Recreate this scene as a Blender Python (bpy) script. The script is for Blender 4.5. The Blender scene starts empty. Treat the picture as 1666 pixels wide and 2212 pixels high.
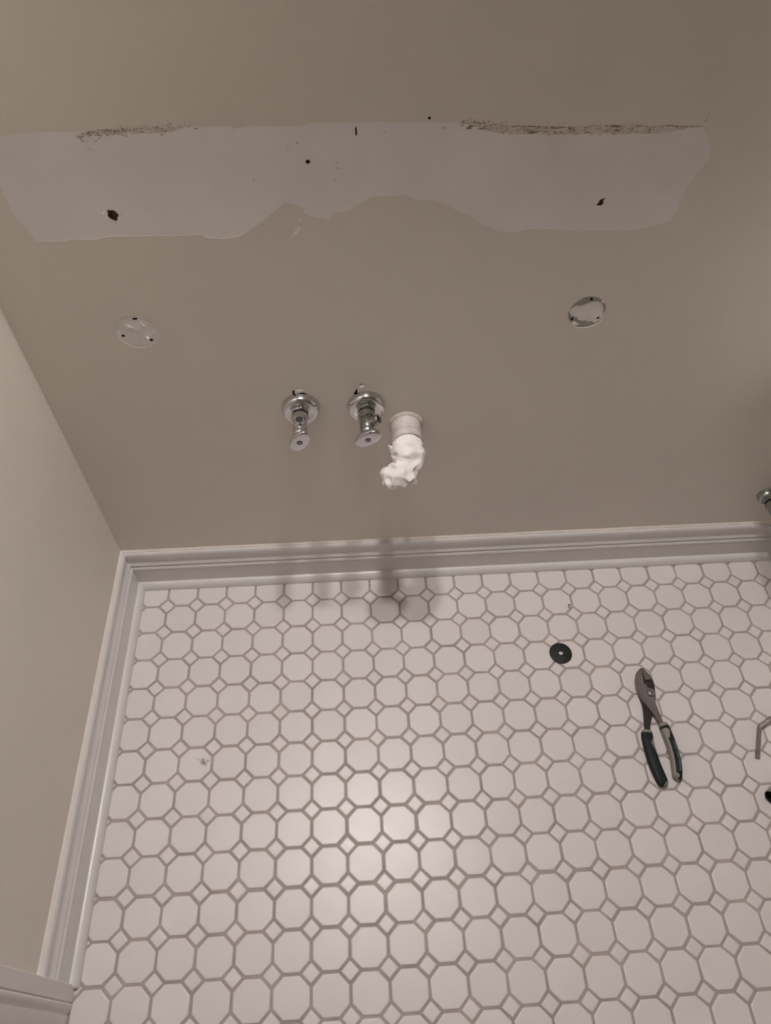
import bpy, bmesh, math, random
from mathutils import Vector, Matrix, noise
from mathutils.geometry import tessellate_polygon
random.seed(7)
PI = math.pi
sc = bpy.context.scene
col = sc.collection

# ------------------------------------------------------------------ camera
PIT = 0.0508                      # tile pitch (2 inch sheet tile)
cd = bpy.data.cameras.new('camera'); cam = bpy.data.objects.new('camera', cd); col.objects.link(cam)
fwd = Vector((0.04339718, 0.60554278, -0.79462861))
W_ = Vector((2.48868030, -0.0669999141, 0.0375734504))      # rotation vector, world -> camera (x right, y down, z forward)
Rm = Matrix.Rotation(W_.length, 3, W_.normalized())
right, down, fw = Rm[0], Rm[1], Rm[2]
M = Matrix((( right[0], -down[0], -fw[0]), (right[1], -down[1], -fw[1]), (right[2], -down[2], -fw[2])))
cam.matrix_world = Matrix.Translation(Vector((6.5495344, -13.0190065, 21.9547379)) * PIT) @ M.to_4x4()
cd.sensor_fit = 'VERTICAL'; cd.sensor_height = 24.0; cd.lens = 1570.598 / 2212 * 24.0
cd.clip_start = 0.02; cd.clip_end = 30
sc.camera = cam

# ------------------------------------------------------------------ world, exposure
w = bpy.data.worlds.new('world'); sc.world = w; w.use_nodes = True
w.node_tree.nodes['Background'].inputs[0].default_value = (0.05, 0.05, 0.055, 1)
w.node_tree.nodes['Background'].inputs[1].default_value = 0.3
sc.view_settings.view_transform = 'Standard'; sc.view_settings.look = 'None'
sc.view_settings.gamma = 1.0; sc.view_settings.use_curve_mapping = False
sc.view_settings.exposure = 0.0
sc.cycles.diffuse_bounces = 8; sc.cycles.max_bounces = 12
LAMP_COL = (1.0, 0.955, 0.925); LAMP_E = 648.0
LAMP_X, LAMP_Z, LAMP_D, LAMP_R, LAMP_SP = 0.354, 1.70, 0.072, 0.030, 0.104

# ------------------------------------------------------------------ helpers
def mat(name, base, rough=0.5, metal=0.0, var=0.0, vscale=30.0, bump=0.0, bscale=200.0, bdist=0.0005,
        rvar=0.0, objvar=0.0, emit=None, spec=0.5, coat=0.0, base2=None):
    m = bpy.data.materials.new(name); m.use_nodes = True
    nt = m.node_tree; b = nt.nodes['Principled BSDF']; L = nt.links.new
    b.inputs['Roughness'].default_value = rough; b.inputs['Metallic'].default_value = metal
    b.inputs['Specular IOR Level'].default_value = spec
    if coat: b.inputs['Coat Weight'].default_value = coat; b.inputs['Coat Roughness'].default_value = 0.2
    tc = nt.nodes.new('ShaderNodeTexCoord')
    c2 = base2 if base2 else tuple(max(0, c * (1 - var)) for c in base)
    c1 = base if base2 else tuple(min(1, c * (1 + var)) for c in base)
    nz = nt.nodes.new('ShaderNodeTexNoise'); nz.inputs['Scale'].default_value = vscale; nz.inputs['Detail'].default_value = 5
    L(tc.outputs['Object'], nz.inputs['Vector'])
    mx = nt.nodes.new('ShaderNodeMix'); mx.data_type = 'RGBA'
    mx.inputs[6].default_value = (*c1, 1); mx.inputs[7].default_value = (*c2, 1)
    mr = nt.nodes.new('ShaderNodeMapRange'); mr.inputs[1].default_value = 0.3; mr.inputs[2].default_value = 0.7
    L(nz.outputs['Fac'], mr.inputs[0]); L(mr.outputs[0], mx.inputs[0])
    out = mx.outputs[2]
    if objvar:
        oi = nt.nodes.new('ShaderNodeObjectInfo'); hv = nt.nodes.new('ShaderNodeHueSaturation')
        mv = nt.nodes.new('ShaderNodeMapRange'); mv.inputs[3].default_value = 1 - objvar; mv.inputs[4].default_value = 1 + objvar
        L(oi.outputs['Random'], mv.inputs[0]); L(mv.outputs[0], hv.inputs['Value']); L(out, hv.inputs['Color']); out = hv.outputs[0]
    L(out, b.inputs['Base Color'])
    if rvar:
        n2 = nt.nodes.new('ShaderNodeTexNoise'); n2.inputs['Scale'].default_value = vscale * 3; n2.inputs['Detail'].default_value = 4
        L(tc.outputs['Object'], n2.inputs['Vector'])
        m2 = nt.nodes.new('ShaderNodeMapRange'); m2.inputs[3].default_value = rough - rvar; m2.inputs[4].default_value = rough + rvar
        L(n2.outputs['Fac'], m2.inputs[0]); L(m2.outputs[0], b.inputs['Roughness'])
    if bump:
        n3 = nt.nodes.new('ShaderNodeTexNoise'); n3.inputs['Scale'].default_value = bscale; n3.inputs['Detail'].default_value = 3
        L(tc.outputs['Object'], n3.inputs['Vector'])
        bp = nt.nodes.new('ShaderNodeBump'); bp.inputs['Strength'].default_value = bump; bp.inputs['Distance'].default_value = bdist
        L(n3.outputs['Fac'], bp.inputs['Height']); L(bp.outputs[0], b.inputs['Normal'])
    if emit:
        b.inputs['Emission Color'].default_value = (*emit[0], 1); b.inputs['Emission Strength'].default_value = emit[1]
    return m

def mesh(name, vs, fs, m, parent=None, smooth=False, loc=None, angle=None):
    me = bpy.data.meshes.new(name); me.from_pydata([tuple(v) for v in vs], [], [tuple(f) for f in fs]); me.update()
    ms = m if isinstance(m, (list, tuple)) else [m]
    for x in ms: me.materials.append(x)
    o = bpy.data.objects.new(name, me); col.objects.link(o)
    if smooth:
        for p in me.polygons: p.use_smooth = True
        if angle is not None: me.set_sharp_from_angle(angle=math.radians(angle))
    if parent: o.parent = parent
    if loc is not None: o.location = loc
    return o

def fixn(o):
    bm = bmesh.new(); bm.from_mesh(o.data); bmesh.ops.recalc_face_normals(bm, faces=bm.faces[:]); bm.to_mesh(o.data); bm.free(); return o

def tag(o, label=None, cat=None, group=None, kind=None):
    for k, v in (('label', label), ('category', cat), ('group', group), ('kind', kind)):
        if v: o[k] = v
    return o

def empty(name, loc, rz=0.0):
    o = bpy.data.objects.new(name, None); o.empty_display_size = 0.02; col.objects.link(o)
    o.location = loc; o.rotation_euler = (0, 0, rz); return o

def loft(rings, closed=True, cap=True):
    n = len(rings[0]); vs = [p for r in rings for p in r]; fs = []
    for i in range(len(rings) - 1):
        for j in range(n if closed else n - 1):
            k = (j + 1) % n
            fs.append((i*n+j, i*n+k, (i+1)*n+k, (i+1)*n+j))
    if cap:
        fs.append(tuple(reversed(range(n)))); fs.append(tuple(range((len(rings)-1)*n, len(rings)*n)))
    return vs, fs

def lathe(prof, seg=40, axis=Vector((0, -1, 0)), u=Vector((1, 0, 0)), org=Vector((0, 0, 0)), cap=True, hexa=None):
    """prof: (radius, distance along axis)"""
    axis = axis.normalized(); v = axis.cross(u).normalized(); u = v.cross(axis)
    rings = []
    for r, d in prof:
        rings.append([org + axis * d + (u * math.cos(2*PI*j/seg) + v * math.sin(2*PI*j/seg)) * max(r, 1e-5) for j in range(seg)])
    return loft(rings, True, cap)

def prism(poly, z0, z1, bev=0.0):
    """poly (x,y) list -> solid with a small chamfer on the top"""
    n = len(poly); cx = sum(p[0] for p in poly)/n; cy = sum(p[1] for p in poly)/n
    tri = tessellate_polygon([[Vector((x, y, 0)) for x, y in poly]])
    def inset(d):
        out = []
        area = sum(poly[i][0]*poly[(i+1) % n][1]-poly[(i+1) % n][0]*poly[i][1] for i in range(n))
        sg = 1 if area > 0 else -1
        for i in range(n):
            a = Vector(poly[i-1]); b = Vector(poly[i]); c = Vector(poly[(i+1) % n])
            e1 = (b-a); e2 = (c-b)
            n1 = Vector((-e1.y, e1.x)).normalized()*sg if e1.length > 0 else Vector((0, 0))
            n2 = Vector((-e2.y, e2.x)).normalized()*sg if e2.length > 0 else Vector((0, 0))
            t = n1+n2
            if t.length < 1e-6: t = n1
            t = t.normalized()
            out.append((b + t*d))
        return out
    vs = [(x, y, z0) for x, y in poly] + [(x, y, z1-bev) for x, y in poly]
    fs = [(i, (i+1) % n, n+(i+1) % n, n+i) for i in range(n)]
    top = n
    if bev:
        vs += [(p.x, p.y, z1) for p in inset(bev)]
        fs += [(n+i, n+(i+1) % n, 2*n+(i+1) % n, 2*n+i) for i in range(n)]
        top = 2*n
    fs += [tuple(top+k for k in t) for t in tri]
    fs += [tuple(reversed(t)) for t in tri]
    return vs, fs

def box(x0, x1, y0, y1, z0, z1):
    vs = [(x0,y0,z0),(x1,y0,z0),(x1,y1,z0),(x0,y1,z0),(x0,y0,z1),(x1,y0,z1),(x1,y1,z1),(x0,y1,z1)]
    fs = [(3,2,1,0),(4,5,6,7),(0,1,5,4),(1,2,6,5),(2,3,7,6),(3,0,4,7)]
    return vs, fs

def rbox(name, x0, x1, y0, y1, z0, z1, m, parent=None, bev=0.004, seg=2):
    vs, fs = box(x0, x1, y0, y1, z0, z1)
    o = mesh(name, vs, fs, m, parent)
    bm = bmesh.new(); bm.from_mesh(o.data)
    bmesh.ops.bevel(bm, geom=bm.edges[:], offset=bev, segments=seg, affect='EDGES', profile=0.5)
    for f in bm.faces: f.smooth = True
    bm.to_mesh(o.data); bm.free(); o.data.set_sharp_from_angle(angle=math.radians(40)); return o

def tube_path(pts, r, seg=10, closed_cap=True, scale=None):
    pts = [Vector(p) for p in pts]; rings = []; up = Vector((0.13, 0.2, 1)).normalized()
    for i, p in enumerate(pts):
        t = (pts[min(i+1, len(pts)-1)] - pts[max(i-1, 0)]).normalized()
        u = up.cross(t); u = u.normalized() if u.length > 1e-4 else Vector((1, 0, 0)); v = t.cross(u)
        rr = r if scale is None else r * scale[i]
        rings.append([p + (u*math.cos(2*PI*j/seg) + v*math.sin(2*PI*j/seg))*rr for j in range(seg)])
    return loft(rings, True, closed_cap)

# ------------------------------------------------------------------ materials
PAINT = mat('wall_paint', (0.715, 0.668, 0.60), 0.42, var=0.03, vscale=3, bump=0.12, bscale=260, bdist=0.0006)
PLAST = mat('bare_plaster', (0.80, 0.775, 0.765), 0.8, var=0.05, vscale=9, bump=0.2, bscale=150)
PLAST2 = mat('patch_plaster', (0.78, 0.745, 0.725), 0.85, var=0.10, vscale=60, bump=0.5, bscale=90, bdist=0.002)
GREENP = mat('green_drywall_paper', (0.37, 0.385, 0.31), 0.85, var=0.12, vscale=70)
CORE = mat('torn_gypsum_core', (0.86, 0.82, 0.81), 0.9, var=0.06, vscale=60, bump=0.3, bscale=200)
CAVITY = mat('wall_cavity', (0.035, 0.025, 0.018), 0.9, var=0.3, vscale=300)
ANCH = mat('ragged_anchor_hole', (0.20, 0.135, 0.09), 0.9, var=0.6, vscale=350)
RUST = mat('rusty_plaster', (0.20, 0.14, 0.09), 0.9, var=0.3, vscale=300)
TRIM = mat('white_trim_paint', (0.73, 0.705, 0.70), 0.30, var=0.02, vscale=8, bump=0.08, bscale=60)
CAULK = mat('cream_caulk', (0.83, 0.76, 0.68), 0.6, var=0.05, vscale=60)
CEIL = mat('ceiling_white', (0.78, 0.76, 0.73), 0.8, var=0.01)
TILE = mat('matte_white_tile', (0.74, 0.688, 0.69), 0.335, spec=0.42, var=0.015, vscale=25, rvar=0.05, objvar=0.025, bump=0.02, bscale=60, bdist=0.001)
GROUT = mat('grey_grout', (0.40, 0.345, 0.32), 0.9, var=0.14, vscale=22, bump=0.4, bscale=900)
CHROME = mat('polished_chrome', (0.66, 0.66, 0.67), 0.15, 1.0, var=0.06, vscale=120, rvar=0.05)
DULL = mat('tarnished_chrome', (0.40, 0.40, 0.38), 0.27, 1.0, var=0.22, vscale=90, rvar=0.1)
BLACKM = mat('black_rubber', (0.009, 0.009, 0.009), 0.55, spec=0.3, var=0.3, vscale=80)
BORE = mat('dark_bore', (0.006, 0.005, 0.005), 0.7, var=0.2)  # black stands in for shade inside bores and screw recesses
BRASS = mat('old_brass', (0.20, 0.15, 0.09), 0.4, 1.0, var=0.2, vscale=200)
PVC = mat('painted_pvc', (0.56, 0.51, 0.49), 0.5, var=0.16, vscale=70, bump=0.3, bscale=120)
PAPER = mat('paper_towel', (0.82, 0.775, 0.755), 0.9, var=0.03, vscale=60, bump=0.25, bscale=500)
STEEL = mat('brushed_steel', (0.25, 0.225, 0.215), 0.42, 1.0, var=0.15, vscale=60, rvar=0.08)
STEELD = mat('shaded_steel', (0.022, 0.017, 0.015), 0.55, 0.3, var=0.2, vscale=60)  # steel darkened to paint in the shade on the recessed lower jaw
GRIP = mat('dark_green_grip', (0.006, 0.013, 0.012), 0.6, spec=0.25, var=0.2, vscale=90)
GRIPT = mat('taupe_grip_inlay', (0.25, 0.215, 0.18), 0.55, var=0.06, vscale=90)
PRINT = mat('grey_print', (0.42, 0.42, 0.40), 0.5, var=0.05)
RODM = mat('worn_steel_rod', (0.32, 0.29, 0.26), 0.45, 0.9, var=0.25, vscale=130)
PORC = mat('white_porcelain', (0.80, 0.79, 0.77), 0.12, var=0.01, coat=0.3)
HAIRM = mat('dark_hair', (0.10, 0.08, 0.07), 0.6, var=0.2)
DIRT = mat('brown_residue', (0.27, 0.215, 0.17), 0.9, var=0.35, vscale=300)
DIRTL = mat('pale_residue', (0.55, 0.48, 0.42), 0.9, var=0.15, vscale=300)
STAIN = mat('stained_plaster', (0.64, 0.58, 0.52), 0.85, var=0.14, vscale=120, bump=0.4, bscale=300)
MIRROR = mat('mirror_glass', (0.85, 0.86, 0.86), 0.02, 1.0)
SHADE = mat('white_enamel_shade', (0.75, 0.74, 0.72), 0.35, var=0.01)
GLOBE = mat('frosted_bulb', (0.9, 0.9, 0.88), 0.4, var=0.0, emit=(LAMP_COL, LAMP_E))
DOORM = mat('door_white_paint', (0.74, 0.73, 0.72), 0.35, var=0.01)

# ------------------------------------------------------------------ room dimensions
XL = -0.0617                                   # left wall face
def yw(x): return 0.05324 + 0.0066 * x         # back wall face
XR, YF, ZC = 1.95, -2.35, 2.44
ESC = [(0.2662, 0.4165), (0.3548, 0.4165)]     # supply pipes

# ------------------------------------------------------------------ floor: slab of grout and loose-cut tiles
vs, fs = box(XL-0.1, XR+0.1, YF-0.1, 0.16, -0.03, -0.0011)
floor = tag(mesh('floor', vs, fs, GROUT), 'white octagon and dot tile floor with grey grout', kind='structure')
H = 0.283 * PIT; G = 0.00172; BV = 0.0011
def poly_oct():
    a = PIT/2; b = PIT/2 - H
    raw = [Vector(p) for p in ((-b,-a),(b,-a),(a,-b),(a,b),(b,a),(-b,a),(-a,b),(-a,-b))]
    return raw
def inset_poly(raw, d):
    n = len(raw); out = []
    for i in range(n):
        a, b, c = raw[i-1], raw[i], raw[(i+1) % n]
        e1 = (b-a).normalized(); e2 = (c-b).normalized()
        n1 = Vector((-e1.y, e1.x)); n2 = Vector((-e2.y, e2.x)); t = (n1+n2).normalized()
        out.append(b + t*(d/max(0.2, t.dot(n1))))
    return out
def tile_geo(raw):
    n = len(raw); p0 = inset_poly(raw, G); p1 = inset_poly(raw, G+BV*0.35); p2 = inset_poly(raw, G+BV*1.5)
    vs = [(p.x, p.y, -0.006) for p in p0] + [(p.x, p.y, -0.0009) for p in p0] + [(p.x, p.y, -0.0003) for p in p1] + [(p.x, p.y, 0.0) for p in p2]
    fs = [(k*n+i, k*n+(i+1) % n, (k+1)*n+(i+1) % n, (k+1)*n+i) for k in range(3) for i in range(n)]
    fs.append(tuple(range(3*n, 4*n)))
    return vs, fs
OCT = tile_geo(poly_oct())
DOT = tile_geo([Vector((0, -H)), Vector((H, 0)), Vector((0, H)), Vector((-H, 0))])
def tile_mesh(name, g):
    me = bpy.data.meshes.new(name); me.from_pydata(g[0], [], g[1]); me.materials.append(TILE)
    for p in me.polygons: p.use_smooth = len(g[0])//4 <= p.index < len(g[1]) - 1
    return me
OM, DM = tile_mesh('octagon_tile', OCT), tile_mesh('dot_tile', DOT)
cinv = cam.matrix_world.inverted()
def on_screen(p):
    q = cinv @ Vector(p)
    if q.z >= 0: return False
    u = q.x / -q.z * 1570.6; v = q.y / -q.z * 1570.6
    return abs(u) < 833 + 45 and abs(v) < 1106 + 55
for kind, me, geo, off in (('octagon_tile', OM, OCT, 0.5), ('dot_tile', DM, DOT, 0.0)):
    spots = []
    for i in range(-2, 40):
        for j in range(-47, 2):
            x = (i + off)*PIT; y = (j + off)*PIT
            if x < XL-0.004 or x > XR or y < YF or y > yw(x)+0.012: continue
            if off == 0 and x < XL+0.005: x0 = x
            spots.append((x, y))
    cp = cam.matrix_world.translation
    spots.sort(key=lambda s: (not on_screen((s[0], s[1], 0)), (Vector((s[0], s[1], 0))-cp).length))
    rv, rf = [], []
    for k, (x, y) in enumerate(spots):
        jx, jy = random.gauss(0, 0.00022), random.gauss(0, 0.00022)
        if round((y/PIT-off)) < -9: jy -= 0.0006
        rx, ry, rz = random.gauss(0, 0.0035), random.gauss(0, 0.0035), random.gauss(0, 0.007)
        if k < 300:
            o = bpy.data.objects.new(kind, me); col.objects.link(o); o.parent = floor
            o.location = (x+jx, y+jy, 0); o.rotation_euler = (rx, ry, rz)
        else:
            n0 = len(rv); mt = Matrix.Translation((x+jx, y+jy, 0)) @ Matrix.Rotation(rz, 4, 'Z')
            rv += [tuple(mt @ Vector(p)) for p in geo[0]]; rf += [tuple(n0+q for q in f) for f in geo[1]]
    if rv:
        tag(mesh('tile_field', rv, rf, TILE, floor), kind='stuff')

# ------------------------------------------------------------------ back wall with real openings in the paint
PATCH = [(-5.4, 744.5), (0.3, 762.8), (8.7, 777.4), (14.4, 782.7), (23.6, 784.3), (31.3, 785.6), (58.5, 785.8), (78.4, 785.2), (101.9, 786.9), (134.0, 788.0), (160.2, 788.5), (174.8, 789.0), (200.8, 788.1), (231.4, 787.8), (232.5, 785.8), (248.4, 788.0), (292.5, 786.7), (307.5, 789.7), (331.1, 788.9), (369.8, 790.0), (377.2, 788.5), (396.7, 788.8), (434.3, 787.4), (456.7, 788.9), (479.3, 786.1), (502.4, 783.7), (541.0, 782.1), (626.2, 781.4), (689.3, 779.7), (696.0, 774.4), (707.1, 759.5), (709.5, 750.8), (710.1, 742.8), (702.0, 726.5), (697.7, 714.7), (697.1, 704.4), (695.3, 692.0), (693.7, 681.1), (683.2, 675.9), (667.1, 671.7), (643.8, 667.3), (620.5, 669.2), (589.2, 669.2), (559.0, 672.8), (538.2, 673.4), (523.2, 670.1), (503, 671.0), (484.9, 678.6), (470.2, 689.0), (454.4, 696.5), (443.9, 703.0), (428.7, 708.5), (412.3, 709.0), (400.7, 715.2), (386.1, 714.7), (363.5, 714.5), (350.4, 707.1), (340.5, 699.6), (324.0, 698.2), (317.1, 690.5), (300.9, 693.6), (291.5, 699.1), (293.5, 703.9), (284.1, 707.9), (273.1, 709.9), (257.2, 697.4), (244.6, 688.0), (235.0, 681.8), (221.8, 673.3), (204.9, 671.0), (188.6, 672.4), (181.2, 677.2), (162.9, 675.9), (88.2, 677.5), (66.0, 673.6), (47.0, 675.3), (34.8, 672.7), (8.6, 674.0), (6.0, 682.2), (3.4, 690.3), (-2.5, 697.5), (-4.3, 707.0), (-4.5, 720.4), (-5.7, 732.6)]
TORN = [(604.7, 562.9), (611.7, 569.4), (618.5, 568.6), (628.0, 573.1), (636.3, 574.5), (642.7, 571.7), (646.1, 565.9), (648.6, 555.4), (648.9, 550.4), (647.6, 546.4), (644.4, 543.0), (640.2, 541.6), (637.2, 544.7), (632.6, 543.7), (627.6, 546.3), (623.9, 545.3), (617.8, 548.4), (617.5, 552.0), (614.7, 551.5), (610.7, 554.0), (608.2, 554.7), (605.7, 559.4)]
GREEN = [(604.0, 556.0), (604.0, 560.6), (604.8, 565.7), (607.9, 571.3), (612.9, 576.7), (619.4, 581.5), (627.7, 582.6), (635.2, 580.9), (641.9, 576.8), (645.8, 572.7), (649.2, 566.9), (650.2, 561.2), (649.7, 555.4), (649.2, 547.8), (646.1, 542.6), (641.0, 539.2), (634.8, 536.5), (628.1, 535.5), (622.0, 536.1), (616.5, 538.7), (610.7, 542.8), (606.9, 548.3)]
def rough_loop(pts, step=4.0, amp=0.5, seed=0):
    out = []
    n = len(pts)
    for i in range(n):
        a = Vector(pts[i]); b = Vector(pts[(i+1) % n]); L = (b-a).length; k = max(1, int(L/step))
        nm = Vector((-(b-a).y, (b-a).x)).normalized() if L > 0 else Vector((0, 0))
        for q in range(k):
            p = a.lerp(b, q/k)
            d = noise.noise(Vector((p.x*0.35, p.y*0.35, seed)))*amp*1.6 if q else 0
            out.append((p.x+nm.x*d, p.y+nm.y*d))
    return out
def blob(cx, cz, rx, rz, n=14, rag=0.2, seed=0, rot=0.0):
    out = []
    for i in range(n):
        a = 2*PI*i/n; k = 1 + rag*noise.noise(Vector((math.cos(a)*1.7+seed*3.1, math.sin(a)*1.7, seed)))*1.6
        x = math.cos(a)*rx*k; z = math.sin(a)*rz*k
        out.append((cx + x*math.cos(rot)-z*math.sin(rot), cz + x*math.sin(rot)+z*math.cos(rot)))
    return out
patch_loop = rough_loop(PATCH, 3.0, 0.45, 1)
green_loop = rough_loop(GREEN, 2.0, 0.15, 2)
lpatch_loop = rough_loop(blob(82, 551.5, 24.3, 24.3, 28, 0.05, 5), 2.0, 0.3, 3)
torn_loop = rough_loop(TORN, 1.5, 0.25, 4)
anchorL = [(91.5,708.0),(93.5,706.2),(96.5,706.6),(99.5,705.2),(101.2,702.0),(102.0,700.2),(99.8,698.9),(98.8,695.3),(97.0,693.8),(94.5,695.2),(91.6,697.4),(90.3,700.2),(91.0,703.5)]
anchorR = [(607.0,704.8),(609.5,705.6),(612.8,706.6),(611.0,703.8),(612.2,700.6),(610.0,698.6),(606.0,698.2),(604.6,699.4),(606.4,701.6)]
screwsR = [blob(628.4, 577.6, 2.0, 1.7, 12, .25, 1), blob(611.0, 549.2, 1.7, 2.2, 12, .3, 2), blob(643.6, 549.4, 1.9, 1.5, 12, .3, 3)]
screwsL = [blob(84.3, 570.2, 3.4, 1.5, 12, .2, 4, .15), blob(64.2, 546.2, 2.0, 1.9, 12, .2, 5), blob(95.9, 538.6, 2.2, 1.9, 12, .35, 6)]
rustdot = blob(300.6, 752.2, 2.4, 1.9, 12, .25, 7)
naildot = blob(419.6, 792.1, 1.5, 1.2, 10, .2, 8)
nailslit = [(348.3,784.2),(349.0,785.6),(349.6,784.0),(350.0,779.0),(349.5,776.8),(348.7,777.4)]
slot1 = [(257.6,440),(257.6,446.6),(258.6,448.6),(260.4,447.6),(260.2,441.6),(264.5,441.8),(268.5,443.6),(272.5,443.2),(276.5,440.8),(275,436),(262,434)]
slot2 = [(338.0,438.0),(340.4,441.4),(342.2,445.8),(343.6,446.0),(343.4,441.0),(341.8,437.0)]
slot3 = [(347.0,453.2),(348.8,455.0),(351.4,455.4),(352.8,454.2),(350.6,454.0),(348.6,453.0)]
mm = lambda p: (p[0]/1000, p[1]/1000)
def wall_face(name, outer, holes, depth, m, parent, smooth=False):
    """flat region of the back wall at 'depth' behind the painted face; loops in mm (x, z)"""
    loops = [[Vector((x, z, 0)) for x, z in outer]] + [[Vector((x, z, 0)) for x, z in h] for h in holes]
    tris = tessellate_polygon(loops); flat = [p for l in loops for p in l]
    vs = [(p.x/1000, yw(p.x/1000) + depth, p.y/1000) for p in flat]; fs = []
    for t in tris:
        a, b, c = (Vector(vs[k]) for k in t)
        fs.append(t if (b-a).cross(c-a).y < 0 else tuple(reversed(t)))
    return mesh(name, vs, fs, m, parent, smooth)
def wall_cup(name, loop, d0, d1, m, parent, shrink=0.8):
    n = len(loop); cx = sum(p[0] for p in loop)/n; cz = sum(p[1] for p in loop)/n
    P = lambda x, z, d: (x/1000, yw(x/1000)+d, z/1000)
    vs = [P(x, z, d0) for x, z in loop] + [P(cx+(x-cx)*shrink, cz+(z-cz)*shrink, d1) for x, z in loop]
    fs = [(i, (i+1) % n, n+(i+1) % n, n+i) for i in range(n)]
    tri = tessellate_polygon([[Vector((x, z, 0)) for x, z in loop]])
    fs += [tuple(n+k for k in t) for t in tri]
    return mesh(name, vs, fs, m, parent)
pipe_holes = [blob(x*1000, z*1000, 13, 13, 16, .05, 11+i) for i, (x, z) in enumerate(ESC)]
drain_hole = blob(410.5, 376, 23.5, 23.5, 28, .05, 20)
X0, X1 = (XL)*1000, XR*1000
wall_back = wall_face('wall_back', [(X0, -5), (X1, -5), (X1, ZC*1000), (X0, ZC*1000)],
    [patch_loop, green_loop, lpatch_loop, naildot, slot1, slot2, slot3, drain_hole], 0.0, PAINT, None)
tag(wall_back, 'taupe painted back wall with bare plaster strip and patched fixture marks', kind='structure')
bp = wall_face('bare_plaster', patch_loop, [anchorL, anchorR, rustdot, nailslit], 0.0003, PLAST, wall_back)
tag(bp, 'pale unpainted plaster strip with ragged edges')
def rim(loop, d0, d1, m, name='paint_edge'):
    n = len(loop)
    vs = [(x/1000, yw(x/1000)+d, z/1000) for d in (d0, d1) for x, z in loop]
    return mesh(name, vs, [(i, (i+1) % n, n+(i+1) % n, n+i) for i in range(n)], m, wall_back)
rim(patch_loop, 0, 0.0003, PAINT); rim(green_loop, 0, 0.0008, CORE); rim(lpatch_loop, 0, 0.0003, PLAST2)
gp = wall_face('drywall_paper', green_loop, [torn_loop] + screwsR[:2], 0.0008, GREENP, wall_back)
tag(gp, 'round spot of exposed green drywall paper')
tag(wall_face('torn_paper', torn_loop, screwsR[2:], 0.0010, CORE, wall_back), 'torn white paper inside the green spot')
# screw hole of the torn area lies inside the torn outline at the lower right
lp = wall_face('filled_plaster', lpatch_loop, screwsL, 0.0003, PLAST2, wall_back)
tag(lp, 'round rough plaster spot with three screw holes')
for nm, lps, d0, d1, m in (('anchor_hole', [anchorL, anchorR], 0.0003, 0.006, ANCH), ('screw_hole', screwsR, 0.0012, 0.014, CAVITY),
                           ('screw_hole', screwsL, 0.0006, 0.014, CAVITY), ('nail_hole', [rustdot], 0.0006, 0.0035, RUST),
                           ('nail_hole', [naildot, nailslit], 0.0, 0.01, CAVITY), ('cut_slot', [slot1, slot2, slot3, drain_hole], 0.0, 0.02, CAVITY)):
    for l in lps: wall_cup(nm, l, d0, d1, m, wall_back)
# torn lips and crumbs around the holes (raised flakes of plaster)
def flakes(name, spots, mats, seed, parent=wall_back, d=0.0, st=1.25):
    rnd = random.Random(seed); vs, fs, mi = [], [], []
    for (x, z, s, dark) in spots:
        n0 = len(vs); k = rnd.choice((4, 5, 6)); a0 = rnd.random()*6.28
        for i in range(k):
            a = a0+2*PI*i/k; r = s*(0.5+rnd.random()*0.8)
            xx = (x + math.cos(a)*r*st)/1000; zz = (z+math.sin(a)*r*0.6)/1000
            vs.append((xx, yw(xx)+d-0.00005, zz))
        vs.append((x/1000, yw(x/1000)+d-0.0002-s*0.0005*rnd.random(), (z+s*0.1)/1000))
        for i in range(k): fs.append((n0+i, n0+(i+1) % k, n0+k)); mi.append(dark)
    o = mesh(name, vs, fs, mats, parent)
    for p, q in zip(o.data.polygons, mi): p.material_index = q
    return o
rnd = random.Random(3); sp = []
for loop, dens in ((anchorL, 3), (anchorR, 3)):
    for x, z in loop:
        for q in range(dens):
            cx = sum(p[0] for p in loop)/len(loop); cz = sum(p[1] for p in loop)/len(loop)
            k = 1.12+rnd.random()*0.35
            sp.append((cx+(x-cx)*k, cz+(z-cz)*k, 0.5+rnd.random()*0.9, 0 if rnd.random() < .75 else 1))
for x, z in ((605, 703), (607, 706.5), (609.5, 707), (88.5, 705), (87.0, 703), (93, 709)): sp.append((x, z, 1.8, 0))
tag(flakes('plaster_crumbs', sp, [CORE, DIRT], 4, d=0.0006), kind='stuff')
# dirty residue of the old backsplash caulk along the top of the bare strip
def top_z(x):
    best = None
    for i in range(28):
        a, b = PATCH[i], PATCH[i+1]
        if a[0] <= x <= b[0] and b[0] > a[0]: best = a[1] + (b[1]-a[1])*(x-a[0])/(b[0]-a[0])
    return best if best else 785
sp = []
for _ in range(330):
    x = rnd.uniform(84, 178) if rnd.random() < .93 else rnd.uniform(178, 200)
    c = 1 - abs((x-140)/62); z = top_z(x) + rnd.gauss(0.3, 1.3) - (2.5 if x < 105 else 0) + 2.2*(x-140)/50
    if rnd.random() < .22: z -= rnd.uniform(1.5, 6)
    sp.append((x, z, rnd.uniform(.25, .9), 0 if rnd.random() < .72 else 1))
for _ in range(820):
    x = rnd.uniform(450, 694)**1.0; z = top_z(x) + rnd.gauss(0.5, 1.0)
    if x < 640 and rnd.random() < .38: z -= rnd.uniform(1, 8)
    dark = 0
    if x > 590 and z > top_z(x)+1.0: dark = 1
    elif rnd.random() < .25: dark = 1
    sp.append((x, z, rnd.uniform(.25, .95), dark))
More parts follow.
